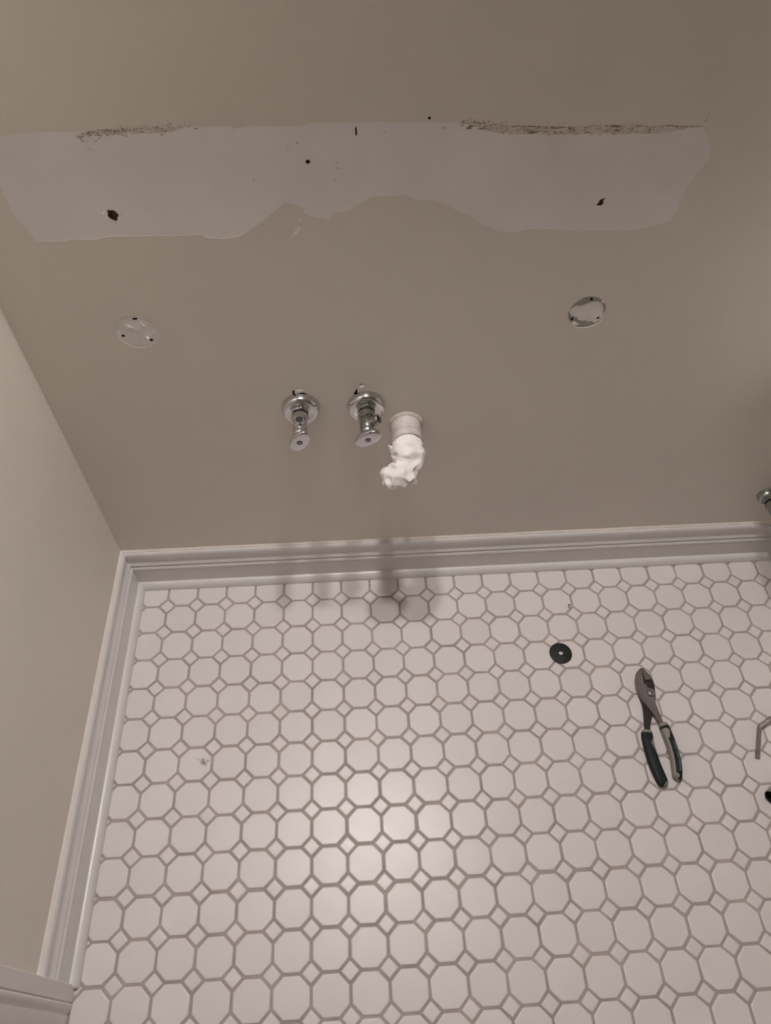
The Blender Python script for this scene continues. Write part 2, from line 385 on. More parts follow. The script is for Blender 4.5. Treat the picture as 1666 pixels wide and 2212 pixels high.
for x, z, s in ((521.5, 776.8, 2.4), (526, 776.9, 1.6), (460, 783.5, 1.9), (459.5, 781.5, 1.8), (469.5, 781.0, 1.2), (473.5, 781.3, 1.2), (578.0, 775.6, 1.2), (606.5, 776.6, 1.6), (434, 782.6, .8), (603.5, 781, 2.2)):
    sp.append((x, z, s, 0))
for (x, z) in ((232, 783.2), (206, 776.2), (92, 770), (93.5, 768.5), (377, 780), (283, 768), (281, 764), (330, 757), (329, 751), (331, 745), (246, 755), (245, 735), (246, 718), (327, 733), (292, 771)):
    sp.append((x, z, rnd.uniform(.35, .7), 0))
tag(flakes('caulk_residue', sp, [DIRT, CAULK], 9, d=0.0002, st=2.3), 'brown crumbs of old caulk along the strip', kind='stuff')
# stained bands where caulk pulled the paint face
def band(x0, x1, up, lo, seed, name='stain_band'):
    T = [(x, top_z(x)+up+noise.noise(Vector((x*.3, seed, 0)))*1.2) for x in [x0+(x1-x0)*i/60 for i in range(61)]]
    B = [(x, top_z(x)-lo*min(1, 6*min((x-x0), (x1-x))/(x1-x0))-noise.noise(Vector((x*.25, seed, 5)))*2.5) for x in [x0+(x1-x0)*i/60 for i in range(61)]]
    loop = T + B[::-1]
    return wall_face(name, loop, [], 0.00015, STAIN, wall_back)
band(96, 190, -.8, 5.5, 1); band(440, 690, -.6, 8.0, 2)
# smear of primer below the strip
wall_face('primer_smear', [(276.4,670.6),(278.9,674.3),(282.8,680.5),(285.8,683.4),(288.1,682.4),(286.4,677.8),(283.6,673.7),(280,672.4)], [], -0.0004, CORE, wall_back)
wall_face('primer_smear', [(286.5,689.5),(288.0,692.8),(289.4,690.0),(287.8,687.0)], [], -0.0004, CORE, wall_back)
# peeled lips in the two fixture spots
def lip(pts, m, h=0.0016, d=0.0):
    cx = sum(p[0] for p in pts)/len(pts); cz = sum(p[1] for p in pts)/len(pts)
    vs = [(x/1000, yw(x/1000)+d, z/1000) for x, z in pts] + [((cx)/1000, yw(cx/1000)+d-h, cz/1000)]
    return mesh('plaster_lip', vs, [(i, (i+1) % len(pts), len(pts)) for i in range(len(pts))], m, wall_back)
lip([(89.5,567),(93,560),(95.5,557.5),(91,559),(88,563)], CORE, 0.0014, 0.0005); lip([(90.5,545.5),(93,543),(95,541.2),(91.5,538.5),(90,541)], CORE, 0.002, 0.0005)
lip([(98.5,551),(101.8,556),(102.5,549),(100.5,543)], PLAST2, 0.001, 0.0004); lip([(70,564),(78,562),(82,556),(74,553),(68,558)], PLAST2, 0.0012, 0.0005)
lip([(640.5,578),(646.5,574),(648,571),(642,573)], CORE, 0.001, 0.0005); lip([(610,541.8),(618,538.2),(622,541),(614,546)], CORE, 0.0009, 0.0008)
lip([(345.5,449),(347.5,453),(352.5,453.5),(353.5,449.5),(350.5,446),(346.5,446)], PLAST2, 0.0012, 0.0); lip([(261.5,444),(263,448.5),(268,450),(273,446.5),(268,443.8)], PLAST2, 0.001, 0.0)
def ridge(x0, x1, zo, seed, amp=1.0):
    n = int((x1-x0)/1.2); vs, fs = [], []
    for i in range(n+1):
        x = x0+(x1-x0)*i/n; e = min(1, 5*min(i, n-i)/n); k = noise.noise(Vector((x*.55, seed, 3))); k2 = noise.noise(Vector((x*.9, seed, 9)))
        z = top_z(x)+zo+k*amp; h = (.5+.9*abs(k2))*e
        for zz, dd in ((z+.9*e, 0), (z+.2, -h*.9), (z-.25*e, -h), (z-.5*e-.3*abs(k)*e, 0.0002)):
            vs.append((x/1000, yw(x/1000)+dd/1000, zz/1000))
    for i in range(n):
        for q in range(3): fs.append((i*4+q, i*4+q+1, i*4+q+5, i*4+q+4))
    return mesh('torn_caulk', vs, fs, CAULK, wall_back)
ridge(598, 664, 1.2, 1, 1.2); ridge(664, 692, 0.6, 2, .9); ridge(155, 176, 2.4, 3, 1.4); ridge(470, 598, .6, 4, .6)
# body of the wall behind the face
vs, fs = box(XL-0.1, XR+0.1, 0.085, 0.18, -0.03, ZC+0.05)
mesh('wall_core', vs, fs, CAVITY, wall_back)

# ------------------------------------------------------------------ other walls, ceiling
DY0, DY1 = -0.618, -1.36          # door opening in the left wall
def solid(name, b, m, label=None):
    vs, fs = box(*b); return tag(mesh(name, vs, fs, m), label, kind='structure')
wl = solid('wall_left', (XL-0.1, XL, DY0+0.012, 0.085, -0.01, ZC), PAINT, 'taupe painted wall meeting the back wall at the corner')
vs, fs = box(XL-0.1, XL, YF, DY1-0.012, -0.01, ZC); mesh('wall_panel', vs, fs, PAINT, wl)
vs, fs = box(XL-0.1, XL, DY1-0.012, DY0+0.012, 2.05, ZC); mesh('wall_panel', vs, fs, PAINT, wl)
solid('wall_right', (XR, XR+0.1, YF, 0.085, -0.01, ZC), PAINT)
solid('wall_front', (XL-0.1, XR+0.1, YF-0.1, YF, -0.01, ZC), PAINT)
solid('ceiling', (XL-0.1, XR+0.1, YF-0.1, 0.16, ZC, ZC+0.05), CEIL)

# ------------------------------------------------------------------ baseboards (moulded profile), shoe moulding, caulk
BASE = [(0, 0.0004), (10, 0.0004), (10, 49.6), (9.2, 50.2), (9.2, 51.0), (10.6, 52.0), (10.9, 54.0), (10.5, 56.5), (9.4, 58.8), (8.0, 60.2), (7.0, 60.8),
        (6.6, 61.6), (6.6, 62.8), (8.9, 63.6), (8.5, 65.2), (7.3, 67.3), (6.1, 70.0), (5.2, 73.0), (4.9, 77.0), (5.0, 80.0), (5.6, 82.5), (6.6, 85.0), (7.0, 87.0),
        (6.9, 89.5), (6.3, 92.0), (5.2, 94.2), (3.8, 95.6), (2.6, 96.2), (2.4, 97.6), (0, 97.6)]
SHOE = [(10, 0.0004)] + [(10 + 10.0*math.cos(a), 1.0 + 13.8*math.sin(a)) for a in [PI/2*i/10 for i in range(11)]]
SHOE = [(10, 0.0004), (20, 0.0004)] + SHOE[1:]
CLK = [(0, 97.4), (2.6, 97.4), (1.5, 98.4), (0.6, 99.6), (0, 100.2)]
def sweep(name, prof, p0, p1, nrm, m0, m1, m, parent=None, nseg=1, wob=0.0):
    """prof (depth, height) mm swept from p0 to p1 (2-D), mitred by m0/m1 times the depth"""
    p0, p1, nrm = Vector(p0), Vector(p1), Vector(nrm); d = (p1-p0).normalized(); rings = []
    for s in range(nseg+1):
        t = s/nseg; ring = []
        for q, (dp, h) in enumerate(prof):
            dp /= 1000; h /= 1000
            a = p0 + d*(m0*dp); b = p1 - d*(m1*dp); c = a.lerp(b, t) + nrm*dp
            if wob: h += wob*noise.noise(Vector((t*nseg*0.35, q*0.2, 1)))*(1 if q > 1 else 0)
            ring.append((c.x, c.y, h))
        rings.append(ring)
    vs, fs = loft(rings); o = mesh(name, vs, fs, m, parent, smooth=True, angle=30); return fixn(o)
cor = (XL, yw(XL)); bend = (XR, yw(XR))
nb = Vector((0.0066, -1)).normalized()
bb = sweep('baseboard_back', BASE, cor, bend, nb, 1, 1, TRIM)
tag(bb, 'white moulded baseboard along the back wall', kind='structure')
sweep('shoe_molding', SHOE, cor, bend, nb, 1, 1, TRIM, bb)
sweep('caulk_bead', CLK, cor, bend, nb, 1, 1, CAULK, bb, 150, 0.0006)
YE = -0.5552
bl = sweep('baseboard_left', BASE, (XL, YE), cor, (1, 0), 0, 1, TRIM)
tag(bl, 'white moulded baseboard along the left wall', kind='structure')
sweep('caulk_bead', CLK, (XL, YE), cor, (1, 0), 0, 1, CAULK, bl, 60, 0.0007)
# shoe with its free end rounded off
sh = sweep('shoe_molding', SHOE, (XL, YE-0.0005), cor, (1, 0), 0, 1, TRIM, bl)
rings = []
for k in range(6):
    t = k/5*PI/2; yy = YE-0.0005 - 0.0042*math.sin(t); s = 1-0.35*(1-math.cos(t))
    rings.append([(XL+(10+(dp-10)*s)/1000, yy, h*s/1000) for dp, h in SHOE])
vs, fs = loft(rings); fixn(mesh('shoe_end', vs, fs, TRIM, bl, smooth=True, angle=50))
br = sweep('baseboard_right', BASE, bend, (XR, YF), (-1, 0), 1, 0, TRIM)
tag(br, 'white moulded baseboard along the right wall', kind='structure')

# ------------------------------------------------------------------ door casing and door in the left wall
CAS = [(0, 0), (0, 13.0), (1.0, 13.8), (18.4, 13.8), (18.9, 12.4), (19.5, 12.2), (20.4, 13.6), (22.0, 14.4), (25.0, 14.2), (28.0, 12.6), (30.0, 10.8), (32.0, 10.2), (33, 11.0), (38.0, 10.6), (46, 9.4), (54.0, 7.6), (57.0, 6.4), (57.5, 0)]
YC = -0.5552
def casing(y0, sgn, name):
    vs, n = [], len(CAS)
    for z in (0.0004, 2.05):
        vs += [(XL + t/1000, y0 + sgn*wd/1000, z) for wd, t in CAS]
    fs = [(i, (i+1) % n, n+(i+1) % n, n+i) for i in range(n)] + [tuple(range(n)), tuple(range(n, 2*n))]
    return fixn(mesh(name, vs, fs, TRIM, None, smooth=True, angle=30))
tag(casing(YC, -1, 'trim_1'), 'white moulded door casing beside the baseboard end', kind='structure')
tag(casing(DY1-0.0575, 1, 'trim_2'), 'white moulded casing on the far side of the door', kind='structure')
d1 = rbox('door_1', XL-0.09, XL-0.055, DY1, DY0, 0.008, 2.04, DOORM, None, 0.002)
tag(d1, 'white door in the left wall', kind='structure')
for (a, b, z0, z1) in ((DY1+.11, DY1+.34, .25, 1.0), (DY1+.40, DY0-.11, .25, 1.0), (DY1+.11, DY1+.34, 1.15, 1.9), (DY1+.40, DY0-.11, 1.15, 1.9)):
    rbox('door_panel', XL-0.056, XL-0.050, a, b, z0, z1, DOORM, d1, 0.004)
vs, fs = lathe([(0.012, 0), (0.012, .03), (0.026, .035), (0.03, .05), (0.024, .065), (0.005, .07)], 24, Vector((1, 0, 0)), Vector((0, 1, 0)), Vector((XL-0.055, DY1+.06, .95)))
mesh('door_knob', vs, fs, CHROME, d1, True, angle=40)
vs, fs = box(XL-0.1, XL, DY0, DY0+0.012, 0.0004, 2.05); mesh('door_jamb', vs, fs, TRIM, d1)
vs, fs = box(XL-0.1, XL, DY1-0.012, DY1, 0.0004, 2.05); mesh('door_jamb', vs, fs, TRIM, d1)

# ------------------------------------------------------------------ water shut-off valves
def make_valve(x, z, label, hang, out_ang, handle_ang, body_m, hand_m, esc_m, seed, es=1.0):
    """out_ang: outlet direction around the axis, 0 = up, positive towards the right"""
    t = empty('shutoff_valve', (x, yw(x), z))
    tag(t, label, 'valve', 'chrome shut-off valves on the wall')
    U = Vector((1, 0, 0)); A = Vector((0, -1, 0))
    # bell shaped escutcheon, hanging a little low on its pipe
    prof = [(25.6, 0.3), (25.9, 1.5), (25.7, 4.5), (25.0, 8.0), (23.6, 10.6), (21.4, 12.2), (19.0, 12.6), (17.0, 12.0), (14.0, 10.6), (11.5, 10.2), (10.5, 10.4), (9.6, 9.0), (9.5, 2.0)]
    vs, fs = lathe([(max(9.5, r*es)/1000, d/1000) for r, d in prof], 56, A, U, Vector((0, 0, hang)), cap=False)
    mesh('escutcheon', vs, fs, esc_m, t, True, angle=60)
    vs, fs = lathe([(7.6e-3, -0.02), (7.6e-3, 0.03)], 20, A, U); mesh('supply_pipe', vs, fs, BRASS, t, True, angle=40)
    def hexring(r, d0, d1, c, name, m, n=6, rot=0.2):
        prof = [(r-c, d0), (r, d0+c), (r, d1-c), (r-c, d1)]; rings = []
        for q, dd in prof:
            ring = []
            for j in range(48):
                a = 2*PI*j/48 + rot; k = ((a-rot) % (2*PI/n)) - PI/n
                rr = min(q, (q*math.cos(PI/n)*1.09)/max(math.cos(k), .01))
                ring.append((rr*math.cos(a), -dd, rr*math.sin(a)))
            rings.append(ring)
        vs, fs = loft(rings); return mesh(name, vs, fs, m, t, True, angle=25)
    hexring(0.0122, 0.0075, 0.0188, 0.0008, 'compression_nut', body_m, 6, 0.25)
    vs, fs = lathe([(10.3e-3, 0.018), (10.3e-3, 0.0245)], 24, A, U); mesh('packing_ring', vs, fs, BORE, t, True, angle=40)
    b = hexring(0.0118, 0.0232, 0.0335, 0.0008, 'body_collar', body_m, 8, 0.1)
    prof = [(9.4, 32.5), (9.8, 34.0), (9.8, 50.5), (9.5, 51.0), (9.5, 54.5), (9.0, 57.0), (7.6, 59.0), (6.0, 59.5), (5.0, 64.0)]
    vs, fs = lathe([(r/1000, d/1000) for r, d in prof], 32, A, U); mesh('valve_body', vs, fs, body_m, t, True, angle=35)
    # outlet spout whose dark inside is painted as a black disc
    od = Vector((math.sin(out_ang), -0.12, math.cos(out_ang))).normalized(); og = Vector((0, -0.0405, 0))
    L = 0.0190 if abs(out_ang) > .3 else 0.0150
    prof = [(7.4, 4.0), (7.4, L*1000-6), (6.4, L*1000-5.4), (6.4, L*1000-.4), (6.1, L*1000), (4.9, L*1000), (4.7, L*1000-.5), (4.7, 5.5)]
    vs, fs = lathe([(r/1000, d/1000) for r, d in prof], 28, od, Vector((0, 1, 0.05)), og, cap=False)
    sp = mesh('outlet', vs, fs, body_m, t, True, angle=35)
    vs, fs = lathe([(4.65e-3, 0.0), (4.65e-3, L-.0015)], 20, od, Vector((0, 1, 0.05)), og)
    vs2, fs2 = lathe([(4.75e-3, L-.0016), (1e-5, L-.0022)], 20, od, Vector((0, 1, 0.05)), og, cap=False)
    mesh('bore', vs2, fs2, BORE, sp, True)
    # oval handle
    hd = 0.0665; a, bb_ = 0.0190, 0.0118; rings = []
    ca, sa = math.cos(handle_ang), math.sin(handle_ang)
    for s, dd in ((.55, -5.5), (.80, -4.8), (.93, -3.4), (.99, -1.2), (1.0, 0.2), (.985, 1.4), (.95, 2.2), (.88, 2.7), (.70, 3.1), (.45, 3.4), (.22, 3.5)):
        ring = []
        for j in range(52):
            an = 2*PI*j/52; q = math.cos(an)*a*s; r_ = math.sin(an)*bb_*(s if s > .6 else s)
            ring.append((q*ca - r_*sa, -(hd+dd/1000), q*sa + r_*ca))
        rings.append(ring)
    vs, fs = loft(rings); h = mesh('handle', vs, fs, hand_m, t, True, angle=60)
    # screw head and its cross slot, and the two small cast marks
    vs, fs = lathe([(2.6e-3, hd+.0030), (2.6e-3, hd+.0042), (2.1e-3, hd+.0046)], 24, A, U); mesh('handle_screw', vs, fs, DULL, h, True, angle=30)
    vs, fs = lathe([(3.7e-3, hd+.0033), (3.7e-3, hd+.00370), (2.6e-3, hd+.00370)], 24, A, U); mesh('screw_recess', vs, fs, BORE, h, True, angle=30)
    vs, fs = [], []
    for r0 in (0.6, 0.6+PI/2):
        n0 = len(vs); c, s = math.cos(r0), math.sin(r0)
        for (p, q) in ((-1.7, -.35), (1.7, -.35), (1.7, .35), (-1.7, .35)):
            vs.append(((p*c-q*s)/1000, -(hd+.00466), (p*s+q*c)/1000))
        fs.append((n0, n0+1, n0+2, n0+3))
    mesh('cross_slot', vs, fs, BORE, h)
    for (p0, len_, r_) in ((0.0088, .0018, .0006), (0.0125, .0012, .0005)):
        sg = -1 if seed == 1 else 1
        vs, fs = [], []
        pts = [(sg*p0 + len_*math.cos(k*.5), len_*1.2*math.sin(k*.5)) for k in range(8)]
        pth = [Vector((p*ca-q*sa, -(hd+.0030), p*sa+q*ca)) for p, q in pts]
        vs, fs = tube_path(pth, .00022, 6); mesh('cast_mark', vs, fs, DULL, h, True)
    return t
make_valve(ESC[0][0], 0.4215, 'left shut-off valve with its outlet opening pointing up', -0.0045, 0.03, math.radians(60), CHROME, CHROME, CHROME, 1)
make_valve(ESC[1][0], 0.4215, 'tarnished shut-off valve beside the drain pipe, outlet pointing right', -0.0045, 0.95, math.radians(34), DULL, CHROME, CHROME, 2)
make_valve(1.020, 0.180, 'chrome toilet supply valve cut off by the right edge', -0.003, 0.0, math.radians(8), DULL, DULL, DULL, 3, 0.6)

# ------------------------------------------------------------------ drain stub stuffed with paper
px, pz = 0.4105, 0.376
dp = empty('drain_pipe', (px, yw(px), pz))
tag(dp, 'white plastic drain stub coming out of the wall', 'pipe')
A = Vector((0, -1, 0)); U = Vector((1, 0, 0))
prof = [(20.9, -12), (20.9, 1.0), (20.9, 23.5), (20.6, 24.2), (20.0, 24.6), (20.0, 27), (20.9, 27.6), (20.9, 35.5), (20.3, 36.3), (18.0, 36.3), (17.6, 35.8), (17.6, -10)]
vs, fs = lathe([(r/1000, d/1000) for r, d in prof], 48, A, U, cap=False); mesh('pipe_wall', vs, fs, PVC, dp, True, angle=40)
rg = []
for j in range(60):
    a = 2*PI*j/60; k = noise.noise(Vector((math.cos(a)*3, math.sin(a)*3, 2)))
    rg.append([((r_+k*.9)*math.cos(a)/1000, -(d+k*.5)/1000, (r_+k*.9)*math.sin(a)/1000) for r_, d in ((20.7, 3.5), (22.4, 3.2), (23.8, 1.6), (25.0, 0.0))])
vs, fs = loft(rg + [rg[0]], closed=False, cap=False); mesh('caulk_ring', vs, fs, STAIN, dp, True)
# crumpled paper towel: folded sheet pulled out of the pipe mouth and drooping to the lower left
path = [(0.5, 20, 1, 15.5, 15.5), (0.5, 34, 1, 17, 17), (-2.0, 41, 0, 20.0, 19.0), (-2.5, 50, -1, 22.5, 20), (-1.5, 58, -3, 22.5, 19.5), (-2.0, 66, -6, 21.5, 17.5),
        (-5.0, 72, -8, 19.5, 15), (-10.0, 78, -10, 23.0, 15), (-15.0, 84, -14, 25.5, 15), (-17.0, 90, -18, 23.5, 13), (-17.0, 95, -22, 16.0, 9), (-16.5, 97.5, -24, 6.5, 4)]
def cr(p, t):
    n = len(p)-1; i = min(int(t*n), n-1); f = t*n-i
    a, b, c, d = p[max(i-1, 0)], p[i], p[i+1], p[min(i+2, n)]
    return [0.5*((2*b[k]) + (-a[k]+c[k])*f + (2*a[k]-5*b[k]+4*c[k]-d[k])*f*f + (-a[k]+3*b[k]-3*c[k]+d[k])*f**3) for k in range(len(b))]
rp = random.Random(21); rings = []; NS, NR = 15, 16
for i in range(NR+1):
    s = i/NR; X, D, Z, ra, rb = cr(path, s); nx = cr(path, min(1, s+.14)); pv = cr(path, max(0, s-.14))
    t = Vector((nx[0]-pv[0], -(nx[1]-pv[1]), nx[2]-pv[2])).normalized()
    u = Vector((0, 0, 1)).cross(t).normalized(); v = t.cross(u); ring = []
    amp = min(1, max(0, (s-.14)*6))
    for j in range(NS):
        a = 2*PI*(j + .35*(i % 2) + 1.1*s)/NS
        k = 1 + amp*(rp.uniform(-.21, .15) + .09*math.sin(3*a + 5*s))
        ring.append(Vector((X, -D, Z))/1000 + (u*math.cos(a)*ra + v*math.sin(a)*rb)*k/1000 + t*(amp*rp.uniform(-2.2, 2.2)/1000))
    rings.append(ring)
vs, fs = loft(rings)
pt = empty('paper_towel', (px, yw(px)-0.036, pz))
tag(pt, 'crumpled white paper towel stuffed into the drain pipe', 'paper towel')
o = fixn(mesh('paper_wad', [Vector(p)+Vector((0, 0.036, 0)) for p in vs], fs, PAPER, pt))
bm = bmesh.new(); bm.from_mesh(o.data)
bmesh.ops.triangulate(bm, faces=[f for f in bm.faces if len(f.verts) == 4], quad_method='SHORT_EDGE')
cl = bm.edges.layers.float.get('crease_edge') or bm.edges.layers.float.new('crease_edge')
for e in bm.edges: e[cl] = rp.choice((0.1, 0.4, 0.7, 0.9, 1.0))
for f in bm.faces: f.smooth = True
bm.to_mesh(o.data); bm.free()
sm = o.modifiers.new('soft_folds', 'SUBSURF'); sm.levels = 2; sm.render_levels = 2
# loose twisted corner sticking out at the upper left, and the lip over the pipe edge
def flap(name, pts, parent, th=0.0006):
    n = len(pts); V = [Vector(p)/1000 for p in pts]; c = sum(V, Vector())/n + Vector((0, -0.0025, 0.0015))
    vs = V + [c] + [p + Vector((0, th*2, -th)) for p in V]
    fs = [(i, (i+1) % n, n) for i in range(n)] + [(i, n+1+i, n+1+(i+1) % n, (i+1) % n) for i in range(n)]
    return mesh(name, vs, fs, PAPER, parent, False)
flap('paper_corner', [(-16, -8, 4), (-24, -10, 5.5), (-28, -9, 7.5), (-26, -12, 2.0), (-24, -16, -2), (-18, -22, -3), (-12, -18, 2)], pt)
flap('paper_corner', [(-20, -24, 1), (-22.5, -22, -4), (-22, -30, -9), (-16, -36, -9), (-9, -36, -6), (-11, -28, 2)], pt)
flap('paper_corner', [(2, -4, 14), (9, -3, 17.5), (17, -4, 12), (20, -10, 7), (12, -12, 10), (5, -9, 13)], pt)

# ------------------------------------------------------------------ black rubber washer
wx, wy = 0.6712, -0.1255
wo = empty('rubber_washer', (wx, wy, 0)); tag(wo, 'black rubber cone washer with a small centre hole on the tiles', 'washer')
prof = [(17.0, 0.4), (18.8, 0.3), (19.0, 1.0), (18.6, 1.8), (12, 2.5), (7.5, 3.0), (4.8, 3.1), (4.0, 2.9), (3.7, 2.4), (3.7, 1.6), (8, 1.2)]
vs, fs = lathe([(r/1000, d/1000) for r, d in prof], 48, Vector((0, 0, 1)), U, cap=False); mesh('washer_disc', vs, fs, BLACKM, wo, True, angle=50)

# ------------------------------------------------------------------ slip joint pliers
OX, OY = 0.795, -0.255
JAW_A = [(794.3, -163.8), (790.5, -166.4), (786.8, -170.2), (782.9, -177.2), (780.6, -183.6), (779.3, -192.3), (779.3, -199.9), (780.3, -207.5), (783.5, -218.3), (789.1, -231.2), (796.0, -246.1), (800.7, -257.6), (801.6, -263.7), (806.8, -263.0), (806.3, -255.9), (805.3, -245.6), (804.2, -235.2), (803.4, -225.7), (803.8, -217.3), (805.1, -210.9), (807.2, -204.6), (806.1, -200.2), (803.3, -199.0), (800.1, -197.8), (797.7, -197.1), (797.2, -194.9), (798.0, -192.8), (796.1, -191.6), (793.9, -190.0), (794.4, -183.3), (794.5, -177.8), (795.5, -171.2), (796.0, -166.7)]
JAW_B = [(797.3, -161.3), (801.8, -162.5), (805.3, -168.9), (808.9, -174.7), (810.7, -181.4), (811.5, -191.3), (809.8, -202.1), (807.5, -212.8), (803.5, -221.1), (797.6, -229.2), (795.0, -239.6), (789.9, -249.6), (785.2, -260.7), (782.2, -270.6), (775.0, -270.2), (777.4, -256.2), (781.0, -238.9), (782.4, -230.6), (782.8, -220.0), (781.1, -207.0), (783.4, -198.5), (790.2, -189.1), (794.8, -183.9), (796.2, -165.7)]
TIP_B = [(796.7, -165.0), (799.6, -165.4), (802.7, -171.1), (806.4, -177.0), (807.8, -184.0), (797.3, -184.2), (797.2, -179.0), (796.4, -170.6)]
loc = lambda P: [(x/1000-OX, y/1000-OY) for x, y in P]
pl = empty('pliers', (OX, OY, 0)); tag(pl, 'slip joint pliers with dark green and taupe grips lying on the tiles', 'pliers')
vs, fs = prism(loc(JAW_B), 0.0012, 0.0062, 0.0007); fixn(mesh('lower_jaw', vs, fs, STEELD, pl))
vs, fs = prism(loc(TIP_B), 0.0062, 0.0100, 0.0007); fixn(mesh('jaw_tip', vs, fs, STEEL, pl))
vs, fs = prism(loc(JAW_A), 0.0064, 0.0104, 0.0009); fixn(mesh('upper_jaw', vs, fs, STEEL, pl))
pv = Vector((0.7995-OX, -0.2078-OY, 0))
vs, fs = lathe([(5.2e-3, .0095), (5.2e-3, .0118), (4.4e-3, .0126)], 28, Vector((0, 0, 1)), U, pv); bo = mesh('pivot_bolt', vs, fs, CHROME, pl, True, angle=35)
vs, fs = lathe([(3.2e-3, .0126), (3.2e-3, .0132), (2.2e-3, .0136)], 24, Vector((0, 0, 1)), U, pv); mesh('bolt_head', vs, fs, STEEL, bo, True, angle=35)
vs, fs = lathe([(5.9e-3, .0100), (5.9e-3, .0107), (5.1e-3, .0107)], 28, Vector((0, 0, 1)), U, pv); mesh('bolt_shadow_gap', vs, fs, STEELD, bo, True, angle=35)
# teeth on both gripping edges
for k in range(7):
    t = k/6; x = (794.7-0.2*t)/1000-OX; y = (-172-13*t)/1000-OY
    vs, fs = prism([(x-.0004, y+.0008), (x+.0009, y), (x-.0004, y-.0008)], 0.0064, 0.0099); fixn(mesh('tooth', vs, fs, STEEL, pl))
HL = [(777.2, -266.5), (775.6, -275.0), (774.3, -284.9), (774.0, -294.7), (774.1, -306.4), (774.7, -317.9), (776.3, -329.4), (778.3, -340.7), (780.0, -348.2), (781.0, -352.6)]
HR = [(805.0, -257.0), (806.4, -265.7), (807.3, -272.7), (808.4, -284.7), (809.0, -296.6), (808.8, -308.2), (807.8, -319.7), (806.1, -330.0), (804.2, -338.3), (802.4, -344.5)]
def grip(pts, wid, hgt, zc, side, text=None):
    """pts centre line (mm); side = +1 when the inner face looks to +x of travel"""
    N, K = 56, 36; C, Wd, Ht = [], [], []
    P = [(p[0]-OX*1000, p[1]-OY*1000, wid[i], hgt[i], zc[i]) for i, p in enumerate(pts)]
    S = [cr(P, i/N) for i in range(N+1)]
    rings, prm = [], []
    for i, q in enumerate(S):
        nx = S[min(i+1, N)]; pv_ = S[max(i-1, 0)]
        t = Vector((nx[0]-pv_[0], nx[1]-pv_[1], 0)).normalized(); u = Vector((-t.y, t.x, 0))   # u points to the right of the picture (+x)
        e = 1.0
        if i < 3: e = (0.80, 0.93, 0.99)[i]
        if i > N-6: e = math.sqrt(max(0.02, 1-((i-(N-6))/6.3)**2))
        ring = []
        for j in range(K):
            a = 2*PI*j/K; ca, sa = math.cos(a), math.sin(a); ex = 0.72
            ring.append(Vector((q[0], q[1], q[4])) + u*(math.copysign(abs(ca)**ex, ca)*q[2]/2*e) + Vector((0, 0, math.copysign(abs(sa)**ex, sa)*q[3]/2*e)))
        rings.append(ring)
    vs, fs = loft([[p/1000 for p in r] for r in rings])
    return vs, fs, S, N, K
def split_grip(geo, is_taupe):
    vs, fs, S, N, K = geo
    dark, taupe = [], []
    for f in fs:
        if len(f) > 4: taupe.append(f); continue
        i = f[0]//K; j = f[0] % K; a = 2*PI*(j+.5)/K
        (taupe if is_taupe(i/N, a) else dark).append(f)
    g = fixn(mesh('grip', vs, dark, GRIP, pl, True, angle=60))
    g2 = mesh('grip_inlay', vs, taupe, GRIPT, g, True, angle=60)
    for m_ in (g, g2):
        bm = bmesh.new(); bm.from_mesh(m_.data); bmesh.ops.delete(bm, geom=[v for v in bm.verts if not v.link_faces], context='VERTS'); bm.to_mesh(m_.data); bm.free()
    return g
# the centre lines run towards the camera, so u = +x side has angle 0
def left_taupe(s, a):
    c, sn = math.cos(a), math.sin(a)
    if s < 0.06 or sn < -0.75: return True
    if s > .87 and c > 0.35-(s-.87)*7: return True
    return 0.17 < s < 0.40 and c > 0.22 + abs(s-.26)*3.2 and sn > -.7
def right_taupe(s, a):
    c, sn = math.cos(a), math.sin(a)
    if s < 0.06 or s > .965: return True
    if 0.12 < s < 0.30: lim = 0.35 - abs(s-.2)*4
    elif s > .84: lim = 0.25-abs(s-.9)*5
    else: lim = -0.30
    return c < lim and s > .12
gl = split_grip(grip(HL, [15.5, 17.6, 17.2, 17.2, 17.4, 17.6, 17.4, 17, 15.5, 13], [10.5, 12, 12.5, 13, 13, 13, 13, 12.5, 11.5, 10], [6.5, 6.8, 7, 7, 7, 7, 7, 6.8, 6.4, 6], 1), left_taupe)
geoR = grip(HR, [13, 14.5, 14.8, 15, 15.2, 15.4, 15.4, 15, 13.5, 11.5], [11, 13.5, 14, 14.5, 14.5, 14.5, 14.5, 14, 12.5, 10.5], [8.0, 8.0, 7.8, 7.6, 7.5, 7.5, 7.5, 7.3, 6.8, 6.2], -1)
gr = split_grip(geoR, right_taupe)
# printed lettering along the right grip
fc = bpy.data.curves.new('lettering', 'FONT'); fc.body = 'MASTERFORCE'; fc.size = 1.0; fc.resolution_u = 2; fc.shear = 0.25
fo = bpy.data.objects.new('lettering_source', fc); col.objects.link(fo)
dg = bpy.context.evaluated_depsgraph_get(); tm = bpy.data.meshes.new_from_object(fo.evaluated_get(dg))
tw_ = max(v.co.x for v in tm.vertices); S = geoR[2]
def on_grip(s, off):
    q = cr(S, s); q2 = cr(S, min(1, s+.01)); t = Vector((q2[0]-q[0], q2[1]-q[1], 0)).normalized(); u = Vector((-t.y, t.x, 0))
    c = max(-.99, min(.99, off/(q[2]/2))); hz = (1-abs(c)**(2/.72))**(.72/2)
    return (Vector((q[0], q[1], q[4])) + u*off + Vector((0, 0, q[3]/2*hz+.22)))/1000
tv = [tuple(on_grip(.36 + .45*v.co.x/tw_, 2.0 + 3.8*(v.co.y))) for v in tm.vertices]
fl = [tuple(p.vertices) for p in tm.polygons]
bpy.data.objects.remove(fo)
mesh('lettering', tv, fl, PRINT, gr)

